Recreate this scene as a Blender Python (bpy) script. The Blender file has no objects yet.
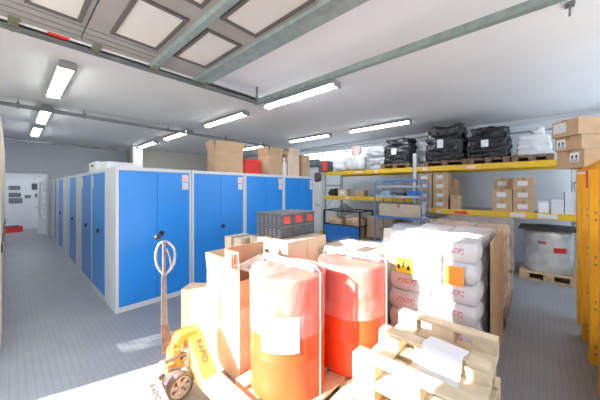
import bpy, bmesh, math, random
from math import sin, cos, pi, radians as rad
from mathutils import Vector, Matrix, noise, Euler

random.seed(4)
S = bpy.context.scene
C = S.collection

# ------------------------------------------------------------------ materials
MATS = {}
def mat(name, col, rough=0.6, metal=0.0, var=0.0, scale=8.0, bump=0.0, bscale=30.0, spec=0.5, emit=None, estr=0.0, col2=None):
    """procedural surface: noise-varied colour, optional bump"""
    if name in MATS: return MATS[name]
    m = bpy.data.materials.new(name); m.use_nodes = True
    nt = m.node_tree; b = nt.nodes['Principled BSDF']
    b.inputs['Roughness'].default_value = rough
    b.inputs['Metallic'].default_value = metal
    b.inputs['Specular IOR Level'].default_value = spec
    tc = nt.nodes.new('ShaderNodeTexCoord')
    n = nt.nodes.new('ShaderNodeTexNoise'); n.inputs['Scale'].default_value = scale; n.inputs['Detail'].default_value = 4
    nt.links.new(tc.outputs['Object'], n.inputs['Vector'])
    r = nt.nodes.new('ShaderNodeValToRGB')
    c2 = col2 if col2 else tuple(min(1, c*(1+var)) for c in col)
    c1 = col if col2 else tuple(c*(1-var) for c in col)
    r.color_ramp.elements[0].position = .35; r.color_ramp.elements[1].position = .65
    r.color_ramp.elements[0].color = (*c1, 1); r.color_ramp.elements[1].color = (*c2, 1)
    nt.links.new(n.outputs['Fac'], r.inputs['Fac']); nt.links.new(r.outputs['Color'], b.inputs['Base Color'])
    if bump:
        n2 = nt.nodes.new('ShaderNodeTexNoise'); n2.inputs['Scale'].default_value = bscale
        nt.links.new(tc.outputs['Object'], n2.inputs['Vector'])
        bp = nt.nodes.new('ShaderNodeBump'); bp.inputs['Strength'].default_value = bump; bp.inputs['Distance'].default_value = .02
        nt.links.new(n2.outputs['Fac'], bp.inputs['Height']); nt.links.new(bp.outputs['Normal'], b.inputs['Normal'])
    if emit:
        b.inputs['Emission Color'].default_value = (*emit, 1); b.inputs['Emission Strength'].default_value = estr
    MATS[name] = m
    return m

def film_mat(name, col, opac, rough=0.25, nscale=6.0):
    """plastic film: transparent sheet with creases catching light"""
    if name in MATS: return MATS[name]
    m = bpy.data.materials.new(name); m.use_nodes = True
    nt = m.node_tree; nt.nodes.clear()
    out = nt.nodes.new('ShaderNodeOutputMaterial'); mix = nt.nodes.new('ShaderNodeMixShader')
    tr = nt.nodes.new('ShaderNodeBsdfTransparent'); b = nt.nodes.new('ShaderNodeBsdfPrincipled')
    b.inputs['Base Color'].default_value = (*col, 1); b.inputs['Roughness'].default_value = rough
    tc = nt.nodes.new('ShaderNodeTexCoord'); n = nt.nodes.new('ShaderNodeTexNoise')
    n.inputs['Scale'].default_value = nscale; n.inputs['Detail'].default_value = 5; n.inputs['Distortion'].default_value = 1.5
    nt.links.new(tc.outputs['Object'], n.inputs['Vector'])
    mr = nt.nodes.new('ShaderNodeMapRange'); mr.inputs['From Min'].default_value = .35; mr.inputs['From Max'].default_value = .7
    mr.inputs['To Min'].default_value = opac*.6; mr.inputs['To Max'].default_value = min(1, opac*1.5)
    nt.links.new(n.outputs['Fac'], mr.inputs['Value']); nt.links.new(mr.outputs['Result'], mix.inputs['Fac'])
    bp = nt.nodes.new('ShaderNodeBump'); bp.inputs['Strength'].default_value = .8; bp.inputs['Distance'].default_value = .03
    nt.links.new(n.outputs['Fac'], bp.inputs['Height']); nt.links.new(bp.outputs['Normal'], b.inputs['Normal'])
    nt.links.new(tr.outputs[0], mix.inputs[1]); nt.links.new(b.outputs[0], mix.inputs[2]); nt.links.new(mix.outputs[0], out.inputs['Surface'])
    MATS[name] = m
    return m

def floor_mat():
    m = bpy.data.materials.new('studded_grey_floor'); m.use_nodes = True
    nt = m.node_tree; b = nt.nodes['Principled BSDF']; L = nt.links.new
    tc = nt.nodes.new('ShaderNodeTexCoord')
    br = nt.nodes.new('ShaderNodeTexBrick'); br.offset = 0; br.inputs['Scale'].default_value = 1
    br.inputs['Brick Width'].default_value = .05; br.inputs['Row Height'].default_value = .05; br.inputs['Mortar Size'].default_value = .006
    br.inputs['Color1'].default_value = (.30, .312, .335, 1); br.inputs['Color2'].default_value = (.31, .322, .345, 1); br.inputs['Mortar'].default_value = (.262, .275, .298, 1)
    L(tc.outputs['Object'], br.inputs['Vector'])
    n = nt.nodes.new('ShaderNodeTexNoise'); n.inputs['Scale'].default_value = 1.7; n.inputs['Detail'].default_value = 6
    L(tc.outputs['Object'], n.inputs['Vector'])
    mr = nt.nodes.new('ShaderNodeMapRange'); mr.inputs['To Min'].default_value = .78; mr.inputs['To Max'].default_value = 1.2
    L(n.outputs['Fac'], mr.inputs['Value'])
    mx = nt.nodes.new('ShaderNodeVectorMath'); mx.operation = 'SCALE'
    L(br.outputs['Color'], mx.inputs[0]); L(mr.outputs['Result'], mx.inputs['Scale']); L(mx.outputs[0], b.inputs['Base Color'])
    b.inputs['Roughness'].default_value = .42
    bp = nt.nodes.new('ShaderNodeBump'); bp.inputs['Strength'].default_value = .35; bp.inputs['Distance'].default_value = .004; bp.invert = True
    L(br.outputs['Fac'], bp.inputs['Height']); L(bp.outputs['Normal'], b.inputs['Normal'])
    return m

def print_mat(name, paper, ink, sx=60, sz=90, amount=.5):
    """paper with illegible printed lines"""
    if name in MATS: return MATS[name]
    m = bpy.data.materials.new(name); m.use_nodes = True
    nt = m.node_tree; b = nt.nodes['Principled BSDF']; L = nt.links.new
    tc = nt.nodes.new('ShaderNodeTexCoord')
    w = nt.nodes.new('ShaderNodeTexWave'); w.bands_direction = 'Z'; w.inputs['Scale'].default_value = sz/6; w.inputs['Distortion'].default_value = 0
    L(tc.outputs['Generated'], w.inputs['Vector']); w.inputs['Scale'].default_value = sz/40
    n = nt.nodes.new('ShaderNodeTexNoise'); n.inputs['Scale'].default_value = sx/4
    L(tc.outputs['Generated'], n.inputs['Vector'])
    mu = nt.nodes.new('ShaderNodeMath'); mu.operation = 'MULTIPLY'
    L(w.outputs['Fac'], mu.inputs[0]); L(n.outputs['Fac'], mu.inputs[1])
    r = nt.nodes.new('ShaderNodeValToRGB'); r.color_ramp.elements[0].position = amount*.75; r.color_ramp.elements[1].position = amount
    r.color_ramp.elements[0].color = (*paper, 1); r.color_ramp.elements[1].color = (*ink, 1)
    L(mu.outputs[0], r.inputs['Fac']); L(r.outputs['Color'], b.inputs['Base Color'])
    b.inputs['Roughness'].default_value = .7
    MATS[name] = m
    return m

def sack_mat():
    m = bpy.data.materials.new('white_woven_sack'); m.use_nodes = True
    nt = m.node_tree; b = nt.nodes['Principled BSDF']; L = nt.links.new
    tc = nt.nodes.new('ShaderNodeTexCoord'); sp = nt.nodes.new('ShaderNodeSeparateXYZ'); L(tc.outputs['Generated'], sp.inputs[0])
    def band(sock, lo, hi):
        a = nt.nodes.new('ShaderNodeMath'); a.operation = 'GREATER_THAN'; a.inputs[1].default_value = lo; L(sock, a.inputs[0])
        c = nt.nodes.new('ShaderNodeMath'); c.operation = 'LESS_THAN'; c.inputs[1].default_value = hi; L(sock, c.inputs[0])
        d = nt.nodes.new('ShaderNodeMath'); d.operation = 'MULTIPLY'; L(a.outputs[0], d.inputs[0]); L(c.outputs[0], d.inputs[1]); return d
    y = band(sp.outputs['Y'], .28, .72); z = band(sp.outputs['Z'], .42, .66)
    n = nt.nodes.new('ShaderNodeTexNoise'); n.inputs['Scale'].default_value = 26; L(tc.outputs['Generated'], n.inputs['Vector'])
    g = nt.nodes.new('ShaderNodeMath'); g.operation = 'GREATER_THAN'; g.inputs[1].default_value = .5; L(n.outputs['Fac'], g.inputs[0])
    p = nt.nodes.new('ShaderNodeMath'); p.operation = 'MULTIPLY'; L(y.outputs[0], p.inputs[0]); L(z.outputs[0], p.inputs[1])
    q = nt.nodes.new('ShaderNodeMath'); q.operation = 'MULTIPLY'; L(p.outputs[0], q.inputs[0]); L(g.outputs[0], q.inputs[1])
    mx = nt.nodes.new('ShaderNodeMix'); mx.data_type = 'RGBA'; mx.inputs[6].default_value = (.72, .69, .7, 1); mx.inputs[7].default_value = (.62, .16, .2, 1)
    L(q.outputs[0], mx.inputs[0]); L(mx.outputs[2], b.inputs['Base Color']); b.inputs['Roughness'].default_value = .5
    n2 = nt.nodes.new('ShaderNodeTexNoise'); n2.inputs['Scale'].default_value = 14; L(tc.outputs['Object'], n2.inputs['Vector'])
    bp = nt.nodes.new('ShaderNodeBump'); bp.inputs['Strength'].default_value = .5; bp.inputs['Distance'].default_value = .03
    L(n2.outputs['Fac'], bp.inputs['Height']); L(bp.outputs['Normal'], b.inputs['Normal'])
    return m

M_ceil = mat('painted_ceiling', (.80, .80, .80), .9, var=.03, scale=.8, bump=.15, bscale=3)
M_wallb = mat('pale_blue_grey_wall', (.74, .77, .81), .85, var=.03, scale=1.2)
M_beige = mat('beige_wall', (.60, .56, .48), .85, var=.03)
M_white = mat('white_paint', (.78, .79, .80), .5, var=.02)
M_cab = mat('light_grey_cabinet_steel', (.66, .68, .70), .4, var=.02)
M_blue = mat('blue_cabinet_steel', (.022, .26, .76), .3, var=.05, scale=2)
M_black = mat('black_plastic', (.02, .02, .022), .4)
M_dark = mat('dark_grey_plastic', (.08, .09, .10), .45, var=.1)
M_dark2 = mat('dark_grey_plastic_rib', (.16, .175, .19), .45, var=.1)
M_paper = print_mat('printed_paper', (.8, .8, .8), (.35, .33, .33))
M_redpaper = print_mat('red_printed_paper', (.85, .72, .7), (.75, .12, .12))
M_plain = mat('plain_white_paper', (.82, .83, .86), .7, var=.02)
M_card = mat('brown_cardboard', (.52, .35, .21), .8, var=.07, scale=5)
M_card2 = mat('pale_cardboard', (.70, .56, .41), .8, var=.06, scale=5)
M_tape = mat('packing_tape', (.42, .27, .13), .25, var=.05)
M_wood = mat('raw_pallet_wood', (.66, .48, .29), .75, var=.14, scale=9)
M_woodp = mat('pale_pine_wood', (.72, .60, .42), .7, var=.1, scale=9)
M_woodd = mat('old_pallet_wood', (.20, .13, .08), .8, var=.2, scale=9)
M_yel = mat('yellow_rack_paint', (.80, .50, .02), .4, var=.04)
M_rackg = mat('rack_grey_paint', (.55, .58, .60), .45, metal=.2)
M_galv = mat('galvanised_steel', (.30, .36, .33), .45, metal=.35, var=.12, scale=12)
M_galvd = mat('dull_galvanised_steel', (.20, .21, .20), .5, metal=.5, var=.15, scale=12)
M_door = mat('sectional_door_panel', (.31, .295, .27), .55, metal=.15, var=.06, scale=3)
M_pane = mat('milky_door_pane', (.58, .56, .51), .3, emit=(.9, .84, .72), estr=0.0, var=.03, scale=3)
M_orange = mat('orange_rack_paint', (1.0, .50, .02), .4, var=.04)
M_red = mat('red_plastic', (.75, .04, .03), .35, var=.06)
M_drum = mat('red_drum_plastic', (.93, .09, .025), .35, var=.05, scale=2)
M_jy = mat('yellow_jack_paint', (.90, .55, .12), .4, var=.05)
M_jo = mat('worn_orange_paint', (.80, .30, .08), .45, var=.2, scale=20)
M_steel = mat('worn_bright_steel', (.22, .19, .17), .4, metal=.6, var=.15, scale=15)
M_rust = mat('worn_brown_steel', (.16, .095, .07), .5, metal=.4, var=.3, scale=18)
M_rub = mat('grey_wheel_rubber', (.16, .14, .13), .6)
M_trolb = mat('blue_trolley_tube', (.08, .24, .55), .4, var=.05)
M_binb = mat('blue_bin_plastic', (.03, .20, .62), .4, var=.05)
M_bag = mat('black_bag_plastic', (.02, .021, .024), .25, var=.5, scale=6, bump=1.0, bscale=13)
M_ftub = mat('lamp_diffuser', (.9, .9, .9), .4, emit=(.93, .97, 1.0), estr=22.0)
M_fbody = mat('lamp_housing', (.30, .30, .31), .5)
M_glass = film_mat('window_glass', (.9, .95, 1), .06, .05)
M_wrap = film_mat('clear_stretch_film', (.80, .80, .82), .10, .25)
M_wraph = film_mat('cloudy_film', (.6, .6, .62), .16, .3)
M_skirt = film_mat('milky_film_skirt', (.85, .70, .75), .20, .3, 4)
M_strap = mat('pale_strap', (.14, .18, .17), .4)
M_bagw = mat('white_bag_plastic', (.72, .73, .75), .4, var=.08, scale=7, bump=.7, bscale=8)
M_bagt = mat('grey_bag_plastic', (.40, .42, .45), .35, var=.25, scale=7, bump=.8, bscale=10)
M_coil = mat('silvery_wrapped_roll', (.70, .72, .71), .25, metal=.2, var=.18, scale=5, bump=.5, bscale=12)
M_sack = sack_mat()
M_kraft = mat('kraft_sack_paper', (.64, .43, .28), .7, var=.12, scale=5, bump=.6, bscale=10)
M_ground = mat('outdoor_concrete', (.50, .49, .46), .9, var=.08)
M_dpipe = mat('grey_conduit', (.24, .24, .24), .5, var=.1)

# ------------------------------------------------------------------ mesh builder
class MB:
    def __init__(s): s.v = []; s.f = []; s.smooth = []
    def add(s, vs, fs, smooth=False, M=None):
        o = len(s.v)
        s.v += [tuple(M @ Vector(p)) if M else tuple(p) for p in vs]
        s.f += [tuple(i+o for i in f) for f in fs]; s.smooth += [smooth]*len(fs)
        return s
    def box(s, x0, x1, y0, y1, z0, z1, M=None):
        vs = [(x0,y0,z0),(x1,y0,z0),(x1,y1,z0),(x0,y1,z0),(x0,y0,z1),(x1,y0,z1),(x1,y1,z1),(x0,y1,z1)]
        return s.add(vs, [(0,3,2,1),(4,5,6,7),(0,1,5,4),(1,2,6,5),(2,3,7,6),(3,0,4,7)], False, M)
    def prism(s, pts, axis, a, b, M=None):
        """2D polygon extruded along axis 0,1,2 from a to b; pts are the other two coords in order"""
        n = len(pts)
        def p3(p, t):
            l = list(p); l.insert(axis, t); return tuple(l)
        vs = [p3(p, a) for p in pts]+[p3(p, b) for p in pts]
        fs = [tuple(range(n)), tuple(range(2*n-1, n-1, -1))]+[(i, n+i, n+(i+1) % n, (i+1) % n) for i in range(n)]
        return s.add(vs, fs, False, M)
    def cyl(s, p, q, r, r2=None, n=16, cap=True, M=None, smooth=True):
        p = Vector(p); q = Vector(q); r2 = r if r2 is None else r2
        d = (q-p).normalized(); u = d.orthogonal().normalized(); w = d.cross(u)
        vs = []
        for c, rr in ((p, r), (q, r2)):
            for i in range(n):
                a = 2*pi*i/n; vs.append(c+u*(rr*cos(a))+w*(rr*sin(a)))
        fs = [(i, (i+1) % n, n+(i+1) % n, n+i) for i in range(n)]
        s.add(vs, fs, smooth, M)
        if cap: s.add(vs, [tuple(range(n-1, -1, -1)), tuple(range(n, 2*n))], False, M)
        return s
    def tube(s, pts, r, n=10, closed=False, M=None):
        pts = [Vector(p) for p in pts]; m = len(pts); vs = []; prev = None
        for i, p in enumerate(pts):
            a = pts[(i-1) % m] if (closed or i) else p; b = pts[(i+1) % m] if (closed or i < m-1) else p
            d = (b-a).normalized()
            u = d.orthogonal().normalized() if prev is None else (prev-d*prev.dot(d)).normalized()
            prev = u; w = d.cross(u)
            for k in range(n):
                t = 2*pi*k/n; vs.append(p+u*(r*cos(t))+w*(r*sin(t)))
        fs = []
        for i in range(m if closed else m-1):
            j = (i+1) % m
            for k in range(n): fs.append((i*n+k, i*n+(k+1) % n, j*n+(k+1) % n, j*n+k))
        s.add(vs, fs, True, M)
        if not closed: s.add(vs, [tuple(range(n-1, -1, -1)), tuple(range((m-1)*n, m*n))], False, M)
        return s
    def lathe(s, prof, n=32, c=(0, 0), M=None, fn=None):
        vs = []; m = len(prof)
        for (r, z) in prof:
            for k in range(n):
                t = 2*pi*k/n; rr = r if fn is None else fn(r, t, z)
                vs.append((c[0]+rr*cos(t), c[1]+rr*sin(t), z))
        fs = [(i*n+k, i*n+(k+1) % n, (i+1)*n+(k+1) % n, (i+1)*n+k) for i in range(m-1) for k in range(n)]
        return s.add(vs, fs, True, M)
    def lump(s, sx, sy, sz, p=.35, amp=.03, freq=5, seed=0, N=14, M=None, taper=0.0, ridged=False):
        """rounded, creased soft block resting on z=0, size sx sy sz"""
        bm = bmesh.new(); bmesh.ops.create_cube(bm, size=2)
        bmesh.ops.subdivide_edges(bm, edges=bm.edges[:], cuts=N, use_grid_fill=True)
        off = Vector((seed*7.3, seed*3.1, seed*1.7)); vs = []
        for v in bm.verts:
            c = v.co.copy(); mx = max(abs(c.x), abs(c.y), abs(c.z)); L = c.length
            q = c*(mx/L)                                   # sphere
            c = c.lerp(q, p)
            tp = 1-taper*(c.z*.5+.5)
            w = Vector((c.x*sx/2*tp, c.y*sy/2*tp, (c.z+1)*sz/2))
            nz = noise.noise(w*freq+off)
            if ridged: nz = 1-2*abs(noise.noise(Vector((w.x*freq*.6, w.y*freq*.6, w.z*freq*2))+off))+.5*nz-.4
            w += c.normalized()*nz*amp
            w.z = max(0, min(sz*1.04, w.z)) if not ridged else max(0, w.z)
            vs.append(w)
        fs = [tuple(x.index for x in f.verts) for f in bm.faces]; bm.free()
        return s.add(vs, fs, True, M)
    def mesh(s, name):
        me = bpy.data.meshes.new(name); me.from_pydata([tuple(v) for v in s.v], [], s.f)
        me.polygons.foreach_set('use_smooth', s.smooth); me.validate(); me.update()
        bm = bmesh.new(); bm.from_mesh(me); bmesh.ops.recalc_face_normals(bm, faces=bm.faces[:]); bm.to_mesh(me); bm.free()
        return me
    def obj(s, name, m, parent=None, loc=(0, 0, 0), rz=0, bev=0, label=None, rot=None):
        o = bpy.data.objects.new(name, s.mesh(name)); C.objects.link(o)
        o.data.materials.append(m); o.location = loc; o.rotation_euler = rot if rot else (0, 0, rz)
        if parent: o.parent = parent
        if label: o['label'] = label
        if bev:
            md = o.modifiers.new('bevel', 'BEVEL'); md.width = bev; md.segments = 2; md.limit_method = 'ANGLE'
        return o

def B(*a, M=None): return MB().box(*a, M=M)
def tag(o, label, cat, group=None, kind=None):
    o['label'] = label; o['category'] = cat
    if group: o['group'] = group
    if kind: o['kind'] = kind
    return o
def thing(name, label, cat, loc=(0, 0, 0), rz=0, group=None):
    o = bpy.data.objects.new(name, None); C.objects.link(o); o.location = loc; o.rotation_euler = (0, 0, rz)
    o.empty_display_size = .1
    return tag(o, label, cat, group)
def struct(name, mb, m, parent=None, bev=0):
    o = mb.obj(name, m, parent, bev=bev)
    if not parent: o['kind'] = 'structure'
    return o
def copy_tree(o, parent=None):
    c = o.copy(); C.objects.link(c)
    if parent: c.parent = parent
    for ch in list(o.children): copy_tree(ch, c)
    return c

# ------------------------------------------------------------------ room shell
XL, XR, YF, YB, H = -.65, 7.8, -1.7, 12.8, 3.22
fl = struct('floor', B(XL, XR, YF, 15.8, -.1, 0), floor_mat())
struct('ceiling', B(XL-.2, XR+.2, YF-.2, 13.0, H, H+.15), M_ceil)
w = MB(); w.box(XL-.15, XL, YF, 1.0, 0, H); w.box(XL-.15, XL, 1.0, 1.52, 1.75, H); w.box(XL-.15, XL, 2.86, 3.2, 2.32, 2.9); w.box(XL-.15, XL, 1.52, 3.2, 2.9, H); w.box(XL-.15, XL, 3.2, 3.5, 0, H); w.box(XL-.15, XL, 3.8, YB, 0, H); w.box(XL-.15, XL, 3.5, 3.8, 0, .62); w.box(XL-.15, XL, 3.5, 3.8, .92, H)  # step by the near jamb and far top corner piece added to block sun
struct('wall_left', w, M_wallb)
w = MB(); w.box(XR, XR+.2, YF, 3.9, 0, H); w.box(XR, XR+.2, 7.0, 11.6, 0, H)
w.box(XR, XR+.2, 3.9, 7.0, 0, 2.6); w.box(XR, XR+.2, 3.9, 7.0, 3.05, H)
struct('wall_right', w, M_wallb)
w = MB(); w.box(XL-.15, XR+.2, YF-.2, YF, 0, 1.2); w.box(XL-.15, XR+.2, YF-.2, YF, 2.95, H)
for a, b in ((XL-.15, .2), (3.4, 3.8), (7.2, XR+.2)): w.box(a, b, YF-.2, YF, 1.2, 2.95)
struct('wall_front', w, M_wallb)
for i, (a, b) in enumerate(((.2, 3.4), (3.8, 7.2))):  # unseen windows behind the camera, added for fill daylight
    m = MB().box(a, b, YF-.12, YF-.06, 1.2, 1.25).box(a, b, YF-.12, YF-.06, 2.9, 2.95)
    for x in (a, a+(b-a)/3-.02, a+2*(b-a)/3-.02, b-.05): m.box(x, x+.05, YF-.12, YF-.06, 1.25, 2.9)
    wf = struct('window_%d' % (i+2), m, M_white); B(a, b, YF-.095, YF-.09, 1.25, 2.9).obj('pane', M_glass, wf)
w = MB(); w.box(XL-.25, -.32, YB, YB+.2, 0, H); w.box(-.32, .97, YB, YB+.2, 2.25, H); w.box(.97, 3.4, YB, YB+.2, 0, H)
struct('wall_back', w, M_wallb)
w = MB(); w.box(3.4, XR+.2, 11.5, 11.6, 0, H); w.box(3.3, 3.4, 11.5, 13.0, 0, H)
struct('wall_partition', w, M_beige)
struct('pillar', B(2.98, 3.28, 10.75, 11.05, 0, H), M_white)
w = MB(); w.box(-1.3, 2.0, 15.6, 15.8, 0, 2.8); w.box(-1.3, -1.1, 13.0, 15.6, 0, 2.8); w.box(1.6, 1.8, 13.0, 15.6, 0, 2.8); w.box(-1.3, 2.0, 13.0, 15.8, 2.6, 2.8)
struct('wall_annex', w, M_wallb)
# window strip high in the right wall
wr = MB(); 
for a, b in ((2.6, 2.64), (3.01, 3.05)): wr.box(XR+.02, XR+.08, 3.9, 7.0, a, b)
for y in (3.9, 4.92, 5.94, 6.96): wr.box(XR+.02, XR+.08, y, y+.04, 2.64, 3.01)
win = struct('window_1', wr, M_white)
B(XR+.045, XR+.055, 3.94, 6.96, 2.64, 3.01).obj('pane', M_glass, win)
wv = struct('window_4', MB().box(XL-.1, XL-.05, 3.5, 3.52, .62, .92).box(XL-.1, XL-.05, 3.78, 3.8, .62, .92).box(XL-.1, XL-.05, 3.52, 3.78, .62, .64).box(XL-.1, XL-.05, 3.52, 3.78, .90, .92), M_white)  # added vent window, throws a light streak on the floor
B(XL-.08, XL-.07, 3.52, 3.78, .64, .90).obj('pane', film_mat('frosted_glass', (.8, .85, .9), .5), wv)
# white exit door in the right wall
d1 = struct('door_1', B(XR-.05, XR-.005, 5.95, 6.85, .005, 2.1), M_white, bev=.004)
MB().box(XR-.07, XR-.001, 5.87, 5.945, 0, 2.17).box(XR-.07, XR-.001, 6.855, 6.93, 0, 2.17).box(XR-.07, XR-.001, 5.945, 6.855, 2.105, 2.17).obj('door_frame', M_cab, d1)
MB().cyl((XR-.05, 6.05, 1.05), (XR-.1, 6.05, 1.05), .012).cyl((XR-.1, 6.05, 1.05), (XR-.1, 6.17, 1.05), .01).obj('door_handle', M_black, d1)
# open annex door leaf with a tall pane
Ml = Matrix.Translation((.94, 13.02, 0)) @ Matrix.Rotation(rad(113), 4, 'Z')
lf = MB(); lf.box(0, .12, -.02, .02, .01, 2.05, M=Ml); lf.box(.48, .6, -.02, .02, .01, 2.05, M=Ml); lf.box(.12, .48, -.02, .02, .01, .55, M=Ml); lf.box(.12, .48, -.02, .02, 1.9, 2.05, M=Ml)
d2 = struct('door_2', lf, M_white)
MB().box(.12, .48, -.005, .005, .55, 1.9, M=Ml).obj('pane', M_wraph, d2)
MB().cyl(Ml @ Vector((.54, .02, 1.0)), Ml @ Vector((.54, .07, 1.0)), .012).obj('door_handle', M_black, d2)
struct('trim_1', MB().box(-.32, -.25, YB-.03, YB+.22, 0, 2.25).box(.9, .99, YB-.03, YB+.22, 0, 2.25).box(-.25, .9, YB-.03, YB+.22, 2.18, 2.27), M_cab)
struct('ground', B(-30, XL, -20, 25, -.12, -.02), M_ground)

# notices in the annex
for x0, x1, z0, z1, mm, lb in ((-.02, .3, 1.62, 1.78, M_dark2, 'upper wide grey notice panel on the far annex wall'), (-.02, .32, 1.33, 1.5, M_dark2, 'middle wide grey notice panel on the far annex wall'),
        (-.02, .36, 1.08, 1.28, M_dark2, 'lowest wide grey notice panel on the far annex wall'), (.62, .84, 1.62, 1.88, M_dark, 'dark square framed notice right of the grey annex panels'),
        (.42, .6, 1.28, 1.4, M_dark2, 'small grey notice beside the middle annex panel'), (.72, .8, 1.3, 1.46, M_dark2, 'narrow grey notice nearest the open annex door')):
    tag(B(x0, x1, 15.57, 15.6, z0, z1).obj('notice_board', mm), lb, 'notice', 'notices on the far annex wall')
rb = thing('red_crate', 'low red crate lying on the annex floor below the notices', 'crate', (.05, 14.9, 0))
MB().box(-.3, .3, -.2, .2, 0, .02).box(-.3, .3, -.2, -.18, .02, .2).box(-.3, .3, .18, .2, .02, .2).box(-.3, -.28, -.18, .18, .02, .2).box(.28, .3, -.18, .18, .02, .2).obj('body', M_red, rb)
B(-.24, .2, -.15, .1, .02, .24).obj('contents', M_dark, rb)

# ------------------------------------------------------------------ ceiling lights
def light_fixture():
    t = thing('ceiling_light', '', 'ceiling light', group='tube lights along the ceiling')
    MB().prism([(-.075, .09), (.075, .09), (.085, .055), (.085, .045), (-.085, .045), (-.085, .055)], 1, -.78, .78).obj('housing', M_fbody, t)
    pr = [(-.075, .045)]+[(-.07*cos(a), .045-.04*sin(a)) for a in [pi*i/10 for i in range(1, 10)]]+[(.075, .045)]
    MB().prism(pr, 1, -.725, .725).obj('diffuser', M_ftub, t)
    for s in (-1, 1):
        MB().box(-.085, .085, s*.757-.006+s*.013, s*.757+.006+s*.013, -.002, .06).obj('end_cap', M_fbody, t)
        for q in (-.045, .045): MB().box(q-.012, q+.012, s*.66-.02, s*.66+.02, .09, .1).obj('clip', M_galvd, t)
    return t
lf0 = light_fixture(); first = True
an = copy_tree(lf0); an.location = (.35, 14.2, 2.5); an['label'] = 'ceiling light added to brighten the annex beyond the aisle opening'; an['group'] = 'added annex lights'  # lamp added to brighten the annex
rows = [(.48, 'left row over the aisle', [5.05, 7.58, 9.75]), (3.18, 'middle row', [2.92, 5.1, 7.56, 9.9]), (6.02, 'right row near the rack', [2.88, 5.08, 7.9])]
ordn = ['nearest', 'second nearest', 'third nearest', 'farthest']
for X, rn, ys in rows:
    for i, y in enumerate(ys):
        o = lf0 if first else copy_tree(lf0); first = False
        o.location = (X, y, H-.1)
        o['label'] = 'white tube ceiling light, %s of the %s' % (ordn[i] if i < len(ys)-1 else 'farthest', rn)

# pipes
def pipe(name, label, pts, r, m=M_dpipe, brackets=()):
    t = thing(name, label, 'pipe', (0, 0, 0))
    for p in pts: MB().tube(p, r, 8).obj('pipe', m, t)
    for b in brackets:
        MB().box(b[0]-.02, b[0]+.02, b[1]-.05, b[1]+.05, b[2]-r-.01, b[2]+r+.01).box(b[0]-.006, b[0]+.006, b[1]-.006, b[1]+.006, b[2], H).obj('bracket', m, t)
    return t
pipe('ceiling_conduit', 'pair of grey conduits crossing the ceiling over the blue cabinets', [[(XL, 6.66, 3.09), (7.0, 6.72, 3.09)], [(XL, 6.74, 3.11), (7.0, 6.80, 3.11)]], .034, brackets=[(x, 6.7, 3.1) for x in (.1, 1.0, 2.6, 4.2, 5.6)])
pipe('sprinkler_pipe', 'thin grey pipe under the far ceiling above the aisle end', [[(XL, 10.72, 3.0), (2.75, 10.72, 3.0)], [(2.2, 10.3, 3.02), (2.75, 10.95, 3.02)]], .022, brackets=[(x, 10.72, 3.0) for x in (.9, 1.9)])
pipe('wall_pipe', 'pale pipe along the top of the right wall above the rack', [[(XR-.06, YF+.05, 3.12), (XR-.06, 11.4, 3.12)]], .035, M_cab)
pipe('wall_cable', 'thin dark cable pipe below the pale wall pipe', [[(XR-.03, YF+.05, 2.93), (XR-.03, 8.0, 2.93)]], .014, M_dpipe)
hk = thing('ceiling_hook', 'small dark hook hanging from the ceiling at top right', 'hook', (3.18, -.2, H))
MB().box(-.04, .04, -.03, .03, -.02, 0).obj('plate', M_galvd, hk)
MB().tube([(0, 0, -.02), (0, 0, -.07), (.02, 0, -.095), (.04, 0, -.08)], .008, 8).obj('hook', M_galvd, hk)

# ------------------------------------------------------------------ overhead sectional door
gd = thing('sectional_door', 'open grey overhead sectional door with two rows of milky panes', 'garage door', (0, 0, 0))
z0 = 3.0
for (xa, xb) in ((-.6, -.14), (-.13, .425), (.435, 1.045), (1.055, 1.69)):
    MB().box(xa, xb, -.60, 3.1, z0, z0+.045).obj('door_section', M_door, gd, bev=.004)
def wpane(xa, xb, ya, yb):
    fr = MB(); t = .03
    fr.box(xa-t, xb+t, ya-t, ya, z0-.018, z0+.003); fr.box(xa-t, xb+t, yb, yb+t, z0-.018, z0+.003)
    fr.box(xa-t, xa, ya, yb, z0-.018, z0+.003); fr.box(xb, xb+t, ya, yb, z0-.018, z0+.003)
    f = fr.obj('pane_frame', mat('dark_brown_gasket', (.10, .09, .08), .6), gd, bev=.003)
    B(xa, xb, ya, yb, z0-.006, z0+.002).obj('pane', M_pane, f)
for xa, xb in ((.1, .36), (.61, .93), (1.14, 1.43)):
    for ya, yb in ((2.08, 2.70), (1.20, 1.82), (.32, .94), (-.52, .1)): wpane(xa, xb, ya, yb)
MB().prism([(1.01, z0), (1.095, z0), (1.08, z0-.03), (1.025, z0-.03)], 1, -.58, 3.12).obj('stiffener', M_galv, gd)
MB().prism([(1.50, z0), (1.70, z0), (1.69, z0-.03), (1.60, z0-.018), (1.51, z0-.03)], 1, -.58, 3.12).obj('top_rail', M_galv, gd)
for y in (-.1, 1.1, 2.8, 2.9, 3.0): MB().box(-.1, 1.0, y, y+.006, z0-.004, z0).obj('stile_line', M_galvd, gd)
tk = MB()                                   # C-track each side of the door
tk.box(-.6, 2.58, 3.17, 3.245, 3.03, 3.04).box(-.6, 2.58, 3.24, 3.248, 2.97, 3.04).box(-.6, 2.58, 3.17, 3.245, 2.965, 2.973).box(-.6, 2.58, 3.165, 3.172, 2.965, 2.985)
tk.obj('side_track', M_galvd, gd)
MB().box(-.6, 2.58, -.69, -.615, 3.03, 3.04).box(-.6, 2.58, -.693, -.685, 2.97, 3.04).box(-.6, 2.58, -.69, -.615, 2.965, 2.973).obj('side_track', M_galvd, gd)
B(-.6, 1.7, 3.105, 3.15, 3.0, 3.02).obj('edge_seal', M_white, gd)
B(.22, .36, 3.108, 3.148, 2.992, 3.0).obj('warning_sticker', M_red, gd)
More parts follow.
